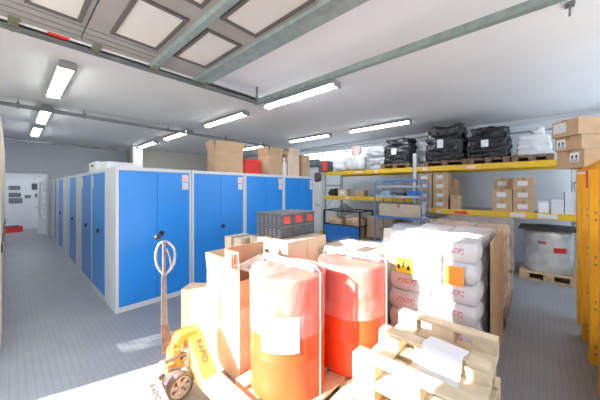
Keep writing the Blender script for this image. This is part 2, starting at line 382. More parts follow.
for x in (0.02, .55, 1.07, 1.66):
    m = MB().box(x-.03, x+.03, 3.04, 3.14, 2.965, 3.0).cyl((x, 3.1, 2.99), (x, 3.2, 2.99), .012)
    m.cyl((x, 3.165, 2.995), (x, 3.2, 2.995), .028, n=12); m.obj('roller_bracket', mat('greenish_brass', (.26, .26, .16), .4, metal=.6), gd)
m = MB().box(2.53, 2.59, -.7, 3.25, 2.955, 2.962).box(2.53, 2.537, -.7, 3.25, 2.962, 3.02)   # angle iron tying the track ends
m.obj('cross_rail', M_galv, gd)
B(2.545, 2.56, 3.19, 3.22, 2.962, H).obj('hanger', M_galvd, gd)
B(2.545, 2.575, -.5, -.46, 2.962, H).obj('hanger', M_galvd, gd)
B(.0, .03, 3.248, 3.27, 2.97, H).obj('hanger', M_galvd, gd)

# ------------------------------------------------------------------ steel cabinets
def cabinet(w=1.02, d=.5, h=1.95):
    """front faces -Y, origin at front-left-bottom"""
    t = thing('steel_cabinet', '', 'cabinet')
    b = MB(); b.box(0, .035, 0, d, 0, h); b.box(w-.035, w, 0, d, 0, h); b.box(.035, w-.035, 0, d, h-.05, h); b.box(.035, w-.035, 0, d, 0, .07); b.box(.035, w-.035, d-.02, d, .07, h-.05)
    b.obj('body', M_cab, t, bev=.003)
    for i, (a, c) in enumerate(((.038, w/2-.002), (w/2+.002, w-.038))):
        dr = B(a, c, -.004, .02, .075, h-.053).obj('door', M_blue, t, bev=.002)
        if i == 1:
            hh = MB(); hh.cyl((a+.05, -.004, 1.0), (a+.05, -.012, 1.0), .035, n=16); hh.box(a+.035, a+.065, -.03, -.012, .97, 1.03)
            hh.obj('handle', M_black, dr)
    return t
def cab_labels(t, w=1.02, both=True):
    B(w-.155, w-.05, -.006, -.0041, 1.76, 1.87).obj('paper_label', M_redpaper, t, label='red printed label')
    B(w-.15, w-.055, -.006, -.0041, 1.64, 1.75).obj('paper_label', M_paper, t)
c0 = cabinet(); cab_labels(c0)
names = ['blue two-door steel cabinet at the aisle corner, behind the pallet jack', 'blue two-door steel cabinet second from the aisle corner, behind open cartons',
         'blue two-door steel cabinet behind the stack of dark crates', 'blue two-door steel cabinet at the right end of the front row']
G = 'blue cabinets in the front row'
for i in range(4):
    o = c0 if i == 0 else copy_tree(c0)
    o.location = (.94+i*1.03, 4.12, 0); o['label'] = names[i]; o['group'] = G
G2 = 'blue cabinets along the aisle'
a0 = cabinet(.94, .5, 1.95)
B(.05, .15, -.006, -.0041, 1.66, 1.86).obj('paper_label', M_paper, a0)
ycs = [(4.68, 'blue cabinet facing the aisle, first beyond the corner cabinet'), (5.64, 'blue cabinet facing the aisle, second beyond the corner cabinet'),
       (7.2, 'blue cabinet facing the aisle with a bright streak on its door'), (9.2, 'darker blue cabinet facing the aisle, farthest down the row')]
for i, (y, lb) in enumerate(ycs):
    o = a0 if i == 0 else copy_tree(a0)
    o.rotation_euler = (0, 0, -pi/2); o.location = (.94, y+.94, 0); o['label'] = lb; o['group'] = G2
# grey side panels of rows standing across
s0 = cabinet(1.02, .56, 1.95)
for i, (y, lb) in enumerate(((6.6, 'cabinet showing only its grey side between the aisle cabinets, nearer one'), (8.2, 'cabinet showing only its grey side to the aisle, beyond the streaked door'),
                             (10.25, 'cabinet showing its grey side near the end of the aisle'), (11.4, 'last grey cabinet before the annex opening'))):
    o = s0 if i == 0 else copy_tree(s0)
    o.location = (.94, y, 0); o['label'] = lb; o['group'] = 'cabinets turned sideways along the aisle'
# cream lockers on the left
t = thing('cream_locker', 'tall cream locker cabinet at the left edge of the photo', 'cabinet', (-.64, 3.95, 0))
M_cream = mat('cream_locker_paint', (.70, .62, .46), .5, var=.03)
B(0, .565, 0, 4.2, 0, 2.45).obj('body', M_cream, t, bev=.004)
for k in range(5):
    dd = B(.566, .582, .03+k*.83, .83+k*.83,   .06, 2.39).obj('door', M_cream, t, bev=.003)
    B(.582, .592, .1+k*.83, .13+k*.83, 1.0, 1.1).obj('handle', M_black, dd)
nt_ = tag(MB().add([(0, 0, 0), (0, .22, -.01), (.01, .22, .42), (.005, 0, .42), (.004, 0, 0), (.004, .22, -.01), (.014, .22, .42), (.009, 0, .42)], [(0, 1, 2, 3), (7, 6, 5, 4), (0, 4, 5, 1), (1, 5, 6, 2), (2, 6, 7, 3), (3, 7, 4, 0)]).obj('paper_sheet', M_plain, loc=(-.062, 7.2, 1.25)), 'white paper sheet hanging on the cream lockers', 'paper')

# ------------------------------------------------------------------ cartons
def carton(sx, sy, sz, label, loc, rz=0, group=None, m=M_card, lab=None, tape=True, cat='box', name='cardboard_box', labmat=None, laby=None):
    """closed carton, origin at base centre; lab: set of sides with a paper label ('x' = -X face, 'y' = -Y face)"""
    t = thing(name, label, cat, loc, rz, group)
    B(-sx/2, sx/2, -sy/2, sy/2, 0, sz).obj('body', m, t, bev=.004)
    if tape:
        B(-sx/2-.001, sx/2+.001, -.028, .028, sz, sz+.001).obj('tape', M_tape, t)
        B(-sx/2-.0012, -sx/2, -.028, .028, sz*.72, sz).obj('tape', M_tape, t)
    for s in (lab or ''):
        if s == 'x': B(-sx/2-.002, -sx/2-.0002, -sy*.2, sy*.28, sz*.3, sz*.7).obj('paper_label', labmat or M_paper, t)
        if s == 'y': B(-sx*.2, sx*.28, -sy/2-.002, -sy/2-.0002, sz*.3, sz*.7).obj('paper_label', labmat or M_paper, t)
    return t
def open_carton(sx, sy, sz, fl, ang, label, loc, rz=0, group=None, m=M_card):
    """open carton with four raised flaps of length fl leaning out by ang degrees"""
    t = thing('open_cardboard_box', label, 'box', loc, rz, group); k = .006
    b = MB(); b.box(-sx/2, sx/2, -sy/2, sy/2, 0, k)
    b.box(-sx/2, -sx/2+k, -sy/2, sy/2, k, sz).box(sx/2-k, sx/2, -sy/2, sy/2, k, sz).box(-sx/2+k, sx/2-k, -sy/2, -sy/2+k, k, sz).box(-sx/2+k, sx/2-k, sy/2-k, sy/2, k, sz)
    b.obj('body', m, t)
    for i, (a, half, edge) in enumerate(((0, sy/2, sx/2), (pi/2, sx/2, sy/2), (pi, sy/2, sx/2), (3*pi/2, sx/2, sy/2))):
        an = ang[i] if isinstance(ang, (list, tuple)) else ang
        f = fl[i] if isinstance(fl, (list, tuple)) else fl
        if f <= 0: continue
        Mm = Matrix.Rotation(a, 4, 'Z') @ Matrix.Translation((edge-k, 0, sz)) @ Matrix.Rotation(rad(an), 4, 'Y')
        MB().box(0, k, -half+.004, half-.004, 0, f, M=Mm).obj('flap', m, t)
    return t

# on top of the cabinets
g = 'boxes on top of the cabinets'
open_carton(.54, .36, .37, .20, 14, 'tall open cardboard box with flared flaps on top of the second blue cabinet', (2.73, 4.37, 1.95), rad(-8), g)
rbx = thing('red_crate', 'bright red plastic crate on the cabinets between two open cartons', 'crate', (3.42, 4.5, 1.95), 0)
MB().box(-.19, .19, -.09, .09, 0, .3).obj('body', M_red, rbx, bev=.01)
MB().box(-.205, .205, -.105, .105, .27, .31).obj('rim', M_red, rbx, bev=.004)
open_carton(.40, .34, .40, .2, 12, 'open cardboard box with raised flaps on the third blue cabinet', (3.86, 4.37, 1.95), rad(4), g)
open_carton(.36, .36, .46, .18, [6, 10, 70, 14], 'wide open cardboard box on the fourth cabinet, left of the pair', (4.42, 4.37, 1.95), rad(-3), g, M_card2)
carton(.26, .38, .52, 'tall closed cardboard box at the right end of the cabinet tops', (4.84, 4.37, 1.95), 0, g)
t = thing('white_bottle', 'white plastic bottle standing between the cartons on the cabinets', 'bottle', (4.13, 4.22, 1.95))
MB().lathe([(.001, 0), (.05, 0), (.055, .02), (.055, .24), (.03, .3), (.02, .33), (.02, .36), (.001, .36)], 16).obj('body', M_bagw, t)
MB().cyl((0, 0, .361), (0, 0, .4), .026, n=12).obj('cap', M_white, t)
carton(.42, .5, .12, 'flat white box lying on the aisle cabinets', (1.2, 5.1, 1.95), 0, g, M_white, None, False)
t = carton(.40, .6, .16, 'long white box with a black handle slot on the aisle cabinets', (1.17, 5.75, 1.95), 0, g, M_white, None, False)
B(-.203, -.2005, -.1, .12, .09, .12).obj('handle_slot', M_black, t)

# ------------------------------------------------------------------ pallets
def pallet(L, W, label, loc, rz=0, group=None, m=M_wood, name='wooden_pallet', h=.144, flip=False, paper=False):
    """skids run along X (length L); width W along Y; origin base centre. flip: upside down"""
    t = thing(name, label, 'pallet', loc, rz, group)
    F = Matrix.Translation((0, 0, h)) @ Matrix.Rotation(pi, 4, 'X') if flip else None
    n = 5 if W < .9 else 7; bw = W/(n*1.28)
    ys = [-W/2+bw/2+i*(W-bw)/(n-1) for i in range(n)]
    for y in ys: MB().box(-L/2, L/2, y-bw/2, y+bw/2, h-.022, h, M=F).obj('deck_board', m, t, bev=.002)
    for x in (-L/2+.07, 0, L/2-.07): MB().box(x-.07, x+.07, -W/2, W/2, h-.044, h-.0225, M=F).obj('cross_board', m, t, bev=.002)
    for y in (-W/2+.05, 0, W/2-.05):
        MB().box(-L/2, L/2, y-.045, y+.045, 0, .022, M=F).obj('skid_board', m, t, bev=.002)
        for x in (-L/2+.07, 0, L/2-.07): MB().box(x-.07, x+.07, y-.05, y+.05, .0225, h-.0445, M=F).obj('block', m, t, bev=.002)
    return t
PH = .144

# --- two red drums
pallet(1.2, .8, 'sunlit wooden pallet under the two red drums', (1.80, 1.38, 0), 0, None, M_woodp)
def drum(label, loc):
    t = thing('red_drum', label, 'drum', loc, 0, 'red drums')
    R = .292
    MB().lathe([(.001, 0), (R, 0), (R+.004, .012), (R, .025), (R, .27), (R+.006, .285), (R, .3), (R, .56), (R+.006, .575), (R, .59), (R, .83), (R+.008, .845), (R, .86), (R-.02, .86), (R-.03, .845), (.001, .845)], 48).obj('shell', M_drum, t)
    MB().cyl((.12, .1, .845), (.12, .1, .87), .03, n=14).obj('bung', M_white, t)
    def wob(r, a, z): return r+.006*noise.noise(Vector((cos(a)*4, sin(a)*4, z*3+loc[0]*5)))+.004*sin(a*9+z*3)
    sk = MB().lathe([(R+.01, .46+0), (R+.012, .6), (R+.012, .75), (R+.012, .868), (R+.008, .876), (R*.93, .878), (R*.5, .868), (R*.2, .874), (.01, .872)], 64, fn=wob)
    sk.obj('film_cover', M_skirt, t)
    return t
dA = drum('near red drum with milky film cover and a white label, beside the pallet jack', (1.50, 1.49, PH))
dB = drum('far red drum with milky film cover, beside the sacks', (2.08, 1.25, PH))
lb = MB(); n = 10; R = .3085
vs = []; 
for i in range(n+1):
    a = rad(188)+rad(52)*i/n
    for z in (.37, .62): vs.append((R*cos(a), R*sin(a), z))
lb.add(vs, [(2*i, 2*i+2, 2*i+3, 2*i+1) for i in range(n)]).obj('drum_label', M_plain, dA, label='white label')
for dr, hl in ((dA, .30), (dB, .30)):
    MB().box(-.01, .035, -.27, .30, .9, .94).obj('top_batten', M_white, dr, bev=.003, label='white batten')
    MB().tube([(.012, .322, .02), (.012, .322, .9), (.012, .30, .945), (.012, -.27, .945), (.012, -.322, .9), (.012, -.322, .02)], .008, 6).obj('strap', M_strap, dr)
# crumpled film lying on the near drum
m = MB(); Nn = 16; vs = []
for i in range(Nn+1):
    for j in range(Nn+1):
        u = i/Nn-.5; v = j/Nn-.5; q = max(0, 1-4*(u*u+v*v))
        vs.append((u*.38, v*.42, .93+.07*q+.10*q*noise.noise(Vector((u*7, v*7, 3.3)))+.03*noise.noise(Vector((u*20, v*20, 1)))*q))
m.add(vs, [(i*(Nn+1)+j, (i+1)*(Nn+1)+j, (i+1)*(Nn+1)+j+1, i*(Nn+1)+j+1) for i in range(Nn) for j in range(Nn)], True)
m.obj('film_bunch', M_wraph, dA, loc=(-.12, .13, -.04))
# film-wrapped flat load behind the drums
pallet(.8, .8, 'wooden pallet under the film-wrapped cartons behind the drums', (2.82, 1.62, 0), 0, None, M_wood)
k = 0
for z, hh in ((PH, .41), (PH+.41, .40)):
    for dx, dy in ((-.19, -.19), (-.19, .19), (.19, -.19), (.19, .19)):
        k += 1
        up = 'upper' if z > .3 else 'lower'
        carton(.375, .375, hh-.001, '%s layer carton under film behind the drums, %s %s corner' % (up, 'near' if dx < 0 else 'far', 'right' if dy < 0 else 'left'), (2.82+dx, 1.62+dy, z), 0, 'film-wrapped cartons behind the drums', M_woodd if False else M_card2)
fm = MB(); fm.lump(.80, .80, .84, .06, .012, 7, 3, 12)
fw = fm.obj('stretch_film', M_wraph, loc=(2.82, 1.62, .146)); tag(fw, 'cloudy stretch film around the cartons behind the drums', 'plastic film')
MB().add([(-.16, -.1, 0), (.12, -.14, .02), (.16, .1, 0), (-.1, .12, .06), (0, 0, .08)], [(0, 1, 4), (1, 2, 4), (2, 3, 4), (3, 0, 4)]).obj('paper_sheet', M_plain, fw, loc=(-.18, -.05, .845))

# --- sacks
sm = [MB().lump(.43, .39, .19, .45, .02, 6, s, 10).mesh('sack') for s in range(4)]
def sack(i, loc, rz, label, group, m):
    o = bpy.data.objects.new('sack', sm[i % 4]); C.objects.link(o)
    if not sm[i % 4].materials: sm[i % 4].materials.append(M_sack)
    o.location = loc; o.rotation_euler = (0, 0, rz); return tag(o, label, 'sack', group)
pallet(1.2, .8, 'wooden pallet under the white sacks', (3.12, .73, 0), 0, None, M_wood)
lay = ['bottom', 'second', 'third', 'fourth', 'fifth', 'top']
for l in range(6):
    for c in range(3):
        for r in range(2):
            jx = random.uniform(-.012, .012); 
            side = 'left' if r else 'right'
            pos = ['at the sunlit front', 'in the middle', 'at the back'][c]
            sack(l+c+2*r, (2.72+c*.40+jx, .54+r*.385, PH+l*.176), random.uniform(-.04, .04)+(pi if c == 2 else 0), '%s layer white sack %s, %s column of the sack pallet' % (lay[l], pos, side), 'white sacks stacked on the pallet', M_sack)
fm = MB(); fm.lump(1.27, .84, 1.13, .09, .03, 5, 5, 20)
fw = fm.obj('stretch_film', M_wrap, loc=(3.12, .735, .15)); tag(fw, 'clear stretch film around the pallet of white sacks', 'plastic film')
B(-.648, -.646, .12, .27, .72, .86).obj('sticker', mat('yellow_hazard_sticker', (.9, .75, .02), .5), fw, label='yellow sticker')
for q in range(3): B(-.650, -.6482, .14+q*.045, .165+q*.045, .75+.02*(q % 2), .80+.02*(q % 2)).obj('sticker_print', M_black, fw)
B(-.648, -.646, -.29, -.15, .70, .86).obj('sticker', mat('orange_sticker', (.95, .32, .03), .5), fw, label='orange sticker')
B(-.648, -.646, -.12, .11, .68, .98).obj('sheet', M_plain, fw, label='large white sheet')
# cardboard side sheet of the load
tag(B(2.74, 3.74, .292, .300, 0, 1.20).obj('cardboard_sheet', M_card), 'tall brown cardboard sheet along the shaded side of the sack pallet', 'cardboard')
# second wrapped load
pallet(1.15, .8, 'wooden pallet under the brown wrapped sacks', (4.45, .68, 0), 0, None, M_woodd)
km = [MB().lump(.56, .385, .17, .30, .02, 7, 10+s, 10).mesh('kraft_sack') for s in range(3)]
for a in km: a.materials.append(M_kraft)
for l in range(6):
    for c in range(2):
        for r in range(2):
            o = bpy.data.objects.new('kraft_sack', km[(l+c+r) % 3]); C.objects.link(o)
            o.location = (4.17+c*.56, .49+r*.385, PH+l*.163); o.rotation_euler = (0, 0, random.uniform(-.03, .03))
            tag(o, '%s layer brown paper sack, %s %s of the second wrapped pallet' % (lay[l], 'near' if c == 0 else 'far', 'left' if r else 'right'), 'sack', 'brown sacks on the second wrapped pallet')
fm = MB(); fm.lump(1.22, .86, 1.08, .09, .035, 5, 8, 16, ridged=False)
tag(fm.obj('stretch_film', film_mat('pinkish_film', (.95, .78, .66), .2, .3, 9), loc=(4.45, .685, .15)), 'crumpled pinkish stretch film around the brown sacks', 'plastic film')

# --- half pallets stack, right foreground
g = 'small pallets stacked in the right foreground'
px, py = 1.77, .505
offs = [(.0, .0, 0), (-.01, .012, .01), (.012, -.008, -.012), (-.005, .006, .008)]
lbs = ['bottom small pallet of the foreground stack', 'second small pallet from the floor in the foreground stack', 'third small pallet from the floor in the foreground stack', 'small pallet directly below the upturned top one']
for i, (dx, dy, r) in enumerate(offs):
    pallet(.62, .78, lbs[i], (px+dx, py+dy, i*.136), pi/2+r, g, M_wood if i % 2 else M_woodp, h=.136)
tp = pallet(.63, .80, 'upturned pale small pallet on top of the foreground stack', (px, py, 4*.136), pi/2, g, M_woodp, h=.136, flip=True)
# paper sheet draped over the middle rail
zt = .68; vs = []; prof = [(-.17, zt-.10), (-.085, zt-.035), (-.058, zt+.006), (-.03, zt+.010), (.03, zt+.010), (.056, zt+.008)]
xs = prof; k2 = len(xs)
for j, y in enumerate((.30, .52)):
    for (x, z) in xs: vs.append((x+px+.0+(.02 if j else 0), y+(.015 if x < 0 else 0), z))
fs = [(i, i+1, k2+i+1, k2+i) for i in range(k2-1)]
ps = MB().add(vs, fs).obj('paper_sheet', M_plain); md = ps.modifiers.new('s', 'SOLIDIFY'); md.thickness = .002; md.offset = 1
tag(ps, 'white paper sheet draped over the middle rail of the top foreground pallet', 'paper')

# --- cartons left of the drums
g = 'sunlit cartons between the jack and the drums'
carton(.42, .56, .62, 'large pale cardboard box on the floor left of the near drum', (1.52, 2.16, 0), 0, g, M_card2)
open_carton(.40, .34, .20, [0, .2, .2, .0], [0, 12, 2, 0], 'open cardboard box with a raised flap, left one on the big carton', (1.52, 2.27, .621), rad(1), g, M_card2)
t = open_carton(.44, .22, .24, [.18, .26, .25, 0], [5, -3, 2, 0], 'open cardboard box with red printed flap, right one on the big carton', (1.53, 1.985, .621), rad(0), g, M_card)
B(-.2325, -.231, -.09, -.06, .34, .47).box(-.2325, -.231, -.05, -.035, .34, .47).box(-.2325, -.231, -.02, .0, .34, .46).obj('red_print', M_red, t)
carton(.20, .26, .64, 'narrow pale carton standing upright behind the pallet jack', (1.318, 2.623, 0), math.atan2(.6, .8), g, M_card2, None, False)
# carton row with the dark crates
g = 'cartons under the dark crates'
for i, (x, sx, lb_) in enumerate(((2.07, .32, 'left'), (2.40, .33, 'right'))):
    carton(sx, .62, .549, 'lower %s carton of the row under the dark crates' % lb_, (x, 2.21, 0), 0, g, M_card2, 'y')
    carton(sx, .62, .549, 'upper %s carton of the row under the dark crates' % lb_, (x, 2.21, .55), 0, g, M_card2, None)
carton(.3, .35, 1.05, 'tall pale carton just left of the carton row', (2.0, 2.80, 0), 0, g, M_card2)
def crate():
    t = thing('dark_crate', '', 'crate', group='dark ribbed crates on the cartons')
    b = MB().box(0, .185, 0, .42, 0, .118); b.obj('body', M_dark, t, bev=.006)
    for y in (.0, .07, .14, .21, .28, .35): MB().box(-.006, 0, y+.005, y+.045, .008, .112).obj('rib', M_dark2, t)
    MB().box(-.006, .191, -.006, .426, .12, .138).obj('lid', M_dark2, t, bev=.004)
    return t
cr = crate(); k = 0
for l in range(2):
    for c in range(3):
        o = cr if k == 0 else copy_tree(cr); k += 1
        o.location = (1.995+c*.2, 2.09, 1.1+l*.139)
        o['label'] = 'dark grey ribbed crate, %s layer, %s of three columns' % ('lower' if l == 0 else 'upper', ['left', 'middle', 'right'][c])
        if l == 0:
            pass
for c, (x0, x1) in enumerate(((.03, .10), (.04, .16), (.08, .17))):
    pass
for o in [o for o in C.objects if o.name.startswith('dark_crate') and o.get('label', '').find('upper') > 0]:
    B(.05, .14, -.0035, -.0005, .02, .10).obj('red_label', M_red, o, label='red label')

# ------------------------------------------------------------------ pallet jack
J = thing('pallet_jack', 'yellow hand pallet jack with upright steel handle on the sunlit floor', 'pallet jack', (.90, 2.2, 0), 0)
def wheel(y, x):
    w = MB()
    w.cyl((x, y-.025, .1), (x, y+.025, .1), .1, n=32, cap=False)
    pr = [(.1, -.025), (.1, .025), (.082, .025), (.082, -.025)]
    n = 32; vs = []
    for k in range(n):
        a = 2*pi*k/n
        for r, yy in pr: vs.append((x+r*cos(a), y+yy, .1+r*sin(a)))
    w = MB().add(vs, [(k*4+i, k*4+(i+1) % 4, ((k+1) % n)*4+(i+1) % 4, ((k+1) % n)*4+i) for k in range(n) for i in range(4)], True)
    o = w.obj('steer_wheel', M_rub, J)
    h = MB().cyl((x, y-.03, .1), (x, y+.03, .1), .025, n=16)
    for k in range(6):
        a = pi*k/3+.2; Mx = Matrix.Translation((x, y, .1)) @ Matrix.Rotation(a, 4, 'Y')
        h.box(.015, .084, -.018, .018, -.013, .013, M=Mx)
    vs = []
    for k in range(n):
        a = 2*pi*k/n
        for r, yy in ((.083, -.02), (.083, .02), (.068, .02), (.068, -.02)): vs.append((x+r*cos(a), y+yy, .1+r*sin(a)))
    h.add(vs, [(k*4+i, k*4+(i+1) % 4, ((k+1) % n)*4+(i+1) % 4, ((k+1) % n)*4+i) for k in range(n) for i in range(4)], True)
    h.obj('wheel_hub', mat('cream_wheel_rim', (.50, .44, .38), .5), o)
wheel(-.11, .0); wheel(.0, -.07)
MB().cyl((.01, -.145, .1), (-.08, .05, .1), .012, n=10).obj('axle', M_galvd, J)
MB().cyl((-.03, -.02, .12), (-.03, -.02, .20), .06, .045, n=16).box(-.08, .05, -.03, .0, .13, .20).obj('steering_fork', M_white, J)
MB().cyl((-.0, .0, .20), (-.0, .0, .36), .055, n=20).cyl((0, 0, .36), (0, 0, .40), .03, n=16).box(-.07, .06, -.05, .06, .19, .26).obj('pump_body', M_jo, J, bev=.004)
MB().cyl((.09, -.03, .19), (.09, -.03, .33), .032, n=16).obj('lift_cylinder', M_white, J); MB().cyl((-.075, .03, .14), (-.075, .03, .26), .028, n=14).obj('pump_cylinder', M_white, J)
MB().cyl((-.09, -.05, .30), (.08, -.05, .30), .014, n=10).cyl((.06, -.07, .27), (.06, .06, .27), .02, n=10).cyl((-.06, -.06, .24), (.02, -.08, .22), .012, n=8).obj('linkage', M_galvd, J)
# handle: tapered channel, loop and knob
hb = Vector((-.02, .06, .30)); ht = Vector((-.03, .13, .93))
def bar(m, p, q, w0, w1, th):
    p = Vector(p); q = Vector(q); u = Vector((.92, -.39, 0)); v = u.cross((q-p).normalized()).normalized()
    vs = []
    for c, w_ in ((p, w0), (q, w1)):
        for a, b_ in ((-1, -1), (1, -1), (1, 1), (-1, 1)): vs.append(c+u*(a*w_/2)+v*(b_*th/2))
    return m.add(vs, [(0, 1, 2, 3), (7, 6, 5, 4), (0, 4, 5, 1), (1, 5, 6, 2), (2, 6, 7, 3), (3, 7, 4, 0)])
bar(MB(), hb, (-.03, .12, .52), .085, .055, .035).obj('handle_root', M_rust, J, bev=.004)
bar(MB(), (-.03, .12, .52), ht, .05, .036, .03).obj('handle_shaft', M_steel, J, bev=.004)
u = Vector((.92, -.39, 0)); c = Vector((-.03, .13, 0))
loop = []
for a, z in ((.0, .93), (-.03, .975), (-.052, 1.02), (-.06, 1.08), (-.055, 1.14), (-.035, 1.19), (.0, 1.215), (.03, 1.205), (.055, 1.18), (.08, 1.145), (.085, 1.08), (.078, 1.02), (.045, .965), (.012, .93)):
    loop.append(c+u*a+Vector((0, 0, z)))
MB().tube(loop, .0105, 10, closed=True).obj('handle_loop', mat('pale_handle_paint', (.34, .34, .33), .4), J)
MB().cyl(c+Vector((0, .0, .92)), c+Vector((0, .0, 1.20)), .014, n=10).obj('handle_core', M_steel, J)
MB().tube([c+u*.02+Vector((0, -.01, 1.15)), c+u*.04+Vector((0, -.02, 1.08)), c+u*.05+Vector((0, -.02, 1.0))], .008, 8).obj('release_lever', M_steel, J)
MB().lump(.055, .055, .05, 1, 0, 1, 0, 4, M=Matrix.Translation(c-u*.045+Vector((0, 0, 1.225)))).obj('grip_knob', M_black, J)
# yellow frame: arch over the pump and two sloping shoulders running into the forks
fr = MB()
arch = [(.0, .37), (.01, .42), (.04, .445), (.10, .45), (.18, .44), (.18, .36), (.10, .385), (.06, .38), (.04, .33), (.01, .31)]
fr.prism(arch, 1, -.03, .09)
fr.obj('frame_arch', mat('deep_yellow_paint', (.85, .40, .06), .45, var=.1), J, bev=.004)
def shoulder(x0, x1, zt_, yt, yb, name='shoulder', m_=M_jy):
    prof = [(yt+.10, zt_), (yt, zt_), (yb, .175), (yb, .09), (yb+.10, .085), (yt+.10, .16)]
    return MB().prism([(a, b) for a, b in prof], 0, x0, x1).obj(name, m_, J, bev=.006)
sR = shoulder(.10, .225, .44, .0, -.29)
sL = shoulder(-.275, -.15, .24, -.10, -.29, m_=mat('painted_sun_glare', (.85, .78, .62), .4))  # cream colour paints in the sun glare on this yellow shoulder
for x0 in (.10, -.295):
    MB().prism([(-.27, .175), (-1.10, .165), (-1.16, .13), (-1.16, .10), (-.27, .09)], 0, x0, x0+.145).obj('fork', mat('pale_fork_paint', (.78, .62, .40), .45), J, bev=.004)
    MB().cyl((x0+.03, -.95, .045), (x0+.115, -.95, .045), .045, n=16).box(x0+.02, x0+.125, -.99, -.91, .06, .10).obj('load_roller', M_rub, J)
def text(body, size, Mx, m, parent, name='lettering'):
    cu = bpy.data.curves.new(name, 'FONT'); cu.body = body; cu.size = size; cu.extrude = .0008; cu.align_x = 'CENTER'; cu.align_y = 'CENTER'
    o = bpy.data.objects.new(name, cu); dg = bpy.context.evaluated_depsgraph_get(); C.objects.link(o); bpy.context.view_layer.update()
    me = bpy.data.meshes.new_from_object(o.evaluated_get(bpy.context.evaluated_depsgraph_get())); bpy.data.objects.remove(o)
    o = bpy.data.objects.new(name, me); C.objects.link(o); me.materials.clear(); me.materials.append(m); o.parent = parent; o.matrix_local = Mx
    return o
def lettering_on(x, zt_, yt, yb, size):
    top = Vector((x, yt, zt_)); bot = Vector((x, yb, .175)); d = (bot-top).normalized(); up = Vector((1, 0, 0)); nrm = d.cross(up).normalized()
    if nrm.z < 0: nrm = -nrm
    y_ = nrm.cross(d)
    Mx = Matrix((( d.x, y_.x, nrm.x, 0), (d.y, y_.y, nrm.y, 0), (d.z, y_.z, nrm.z, 0), (0, 0, 0, 1)))
    p = top.lerp(bot, .48)+nrm*.002; Mx.translation = p; return Mx
text('RAPID', .07, lettering_on(.165, .44, .0, -.29, .06), M_dark, J)
text('RAPID', .055, lettering_on(-.212, .24, -.10, -.29, .05), M_dark, J)

# ------------------------------------------------------------------ yellow racking at the right wall
RK = thing('pallet_rack', 'yellow and grey pallet racking along the right wall', 'rack', (6.36, 0, 0))
UY = [4.80, 2.14, -.52]; D = 1.0
for y in UY:
    h = 2.48
    uf = MB()
    for x in (0, D-.08):
        uf.box(x, x+.08, y-.04, y+.04, 0, h)
    for z in (.25, 1.0, 1.75, 2.4): uf.box(.08, D-.08, y-.012, y+.012, z, z+.03)
    fo = uf.obj('upright_frame', M_rackg, RK, bev=.002)
    b = MB()
    for z in (.28, 1.03): b.tube([(.08, y, z), (D-.08, y, z+.7)], .012, 6)
    b.obj('brace', M_rackg, fo)
for z, bays in ((2.05, (0, 1)), (1.11, (1,)), (1.34, (0,))):
    for i in bays:
        ya, yb = UY[i+1]+.041, UY[i]-.041
        for x in (-.02, D-.05):
            MB().box(x, x+.05, ya, yb, z, z+.11).obj('beam', M_yel, RK, bev=.003)
        B(.035, D-.055, ya, yb, z+.085, z+.105).obj('shelf_deck', mat('shelf_board_grey', (.42, .42, .42), .7), RK)
MB().box(-.05, .12, 4.68, 4.92, 0, .02).box(-.06, -.03, 4.70, 4.90, .02, .40).box(-.03, .1, 4.88, 4.91, .02, .40).obj('foot_guard', M_yel, RK, label='yellow foot guard')
def rlabel(y, z, w, h, m):
    B(-.024, -.0205, y-w/2, y+w/2, z, z+h).obj('beam_label', m, RK)
rlabel(-.12, 1.125, .26, .08, M_paper); rlabel(.28-.0, 1.125, .22, .08, M_paper); rlabel(1.85, 1.14, .12, .07, M_paper); rlabel(1.62, 1.12, .1, .07, M_redpaper)
rlabel(1.2, 1.13, .24, .06, M_red); rlabel(3.1, 2.07, .1, .07, M_redpaper); rlabel(1.02, 2.07, .16, .06, M_redpaper); rlabel(3.6, 2.08, .22, .05, M_redpaper); rlabel(1.9, 2.07, .12, .07, M_redpaper); rlabel(3.95, 1.36, .12, .07, M_redpaper)
RX = 6.36
# shelf contents: cartons on the lower right bay (z top of deck 1.215)
ZD = 1.216; g = 'labelled cartons on the right shelf'
rows3 = ['bottom', 'middle', 'top']
ca = carton(.36, .305, .215, '', (0, 0, 0), 0, g, M_card, 'x'); fi = True
for c, y in enumerate((.20, .515)):
    for r in range(3):
        o = ca if fi else copy_tree(ca); fi = False
        o.location = (RX+.22+(.16 if (c == 1 and r == 2) else 0), y, ZD+r*.216)
        o['label'] = '%s labelled carton of the %s column on the right shelf' % (rows3[r], 'nearer' if c == 0 else 'left')
g = 'cartons on the shelf behind the blue trolley'
cb = carton(.36, .30, .20, '', (0, 0, 0), 0, g, M_card, 'x'); fi = True
for c, y in enumerate((1.92, 1.60)):
    for r in range(4):
        o = cb if fi else copy_tree(cb); fi = False
        o.location = (RX+.2, y, ZD+r*.201)
        o['label'] = 'shelf carton %s row, %s column right of the blue trolley' % (['bottom', 'second', 'third', 'top'][r], 'left' if c == 0 else 'right')
carton(.4, .2, .66, 'tall brown carton set back beside the carton columns on the shelf', (RX+.55, 1.42, ZD), 0, None, M_card)
carton(.3, .2, .30, 'small square brown carton alone on the right shelf', (RX+.2, 1.33, ZD), rad(8), None, M_card, None)
g = 'white cartons at the right end of the shelf'
t = thing('white_tub', 'squat white box standing left of the white carton columns', 'box', (RX+.14, -.075, ZD)); B(-.1, .1, -.075, .075, 0, .2).obj('body', M_plain, t, bev=.02)
B(-.101, .101, -.076, .076, .2, .225).obj('lid', M_white, t, bev=.006)
wc = carton(.3, .16, .064, '', (0, 0, 0), 0, g, mat('white_carton', (.66, .68, .72), .6, var=.03), None, False); fi = True
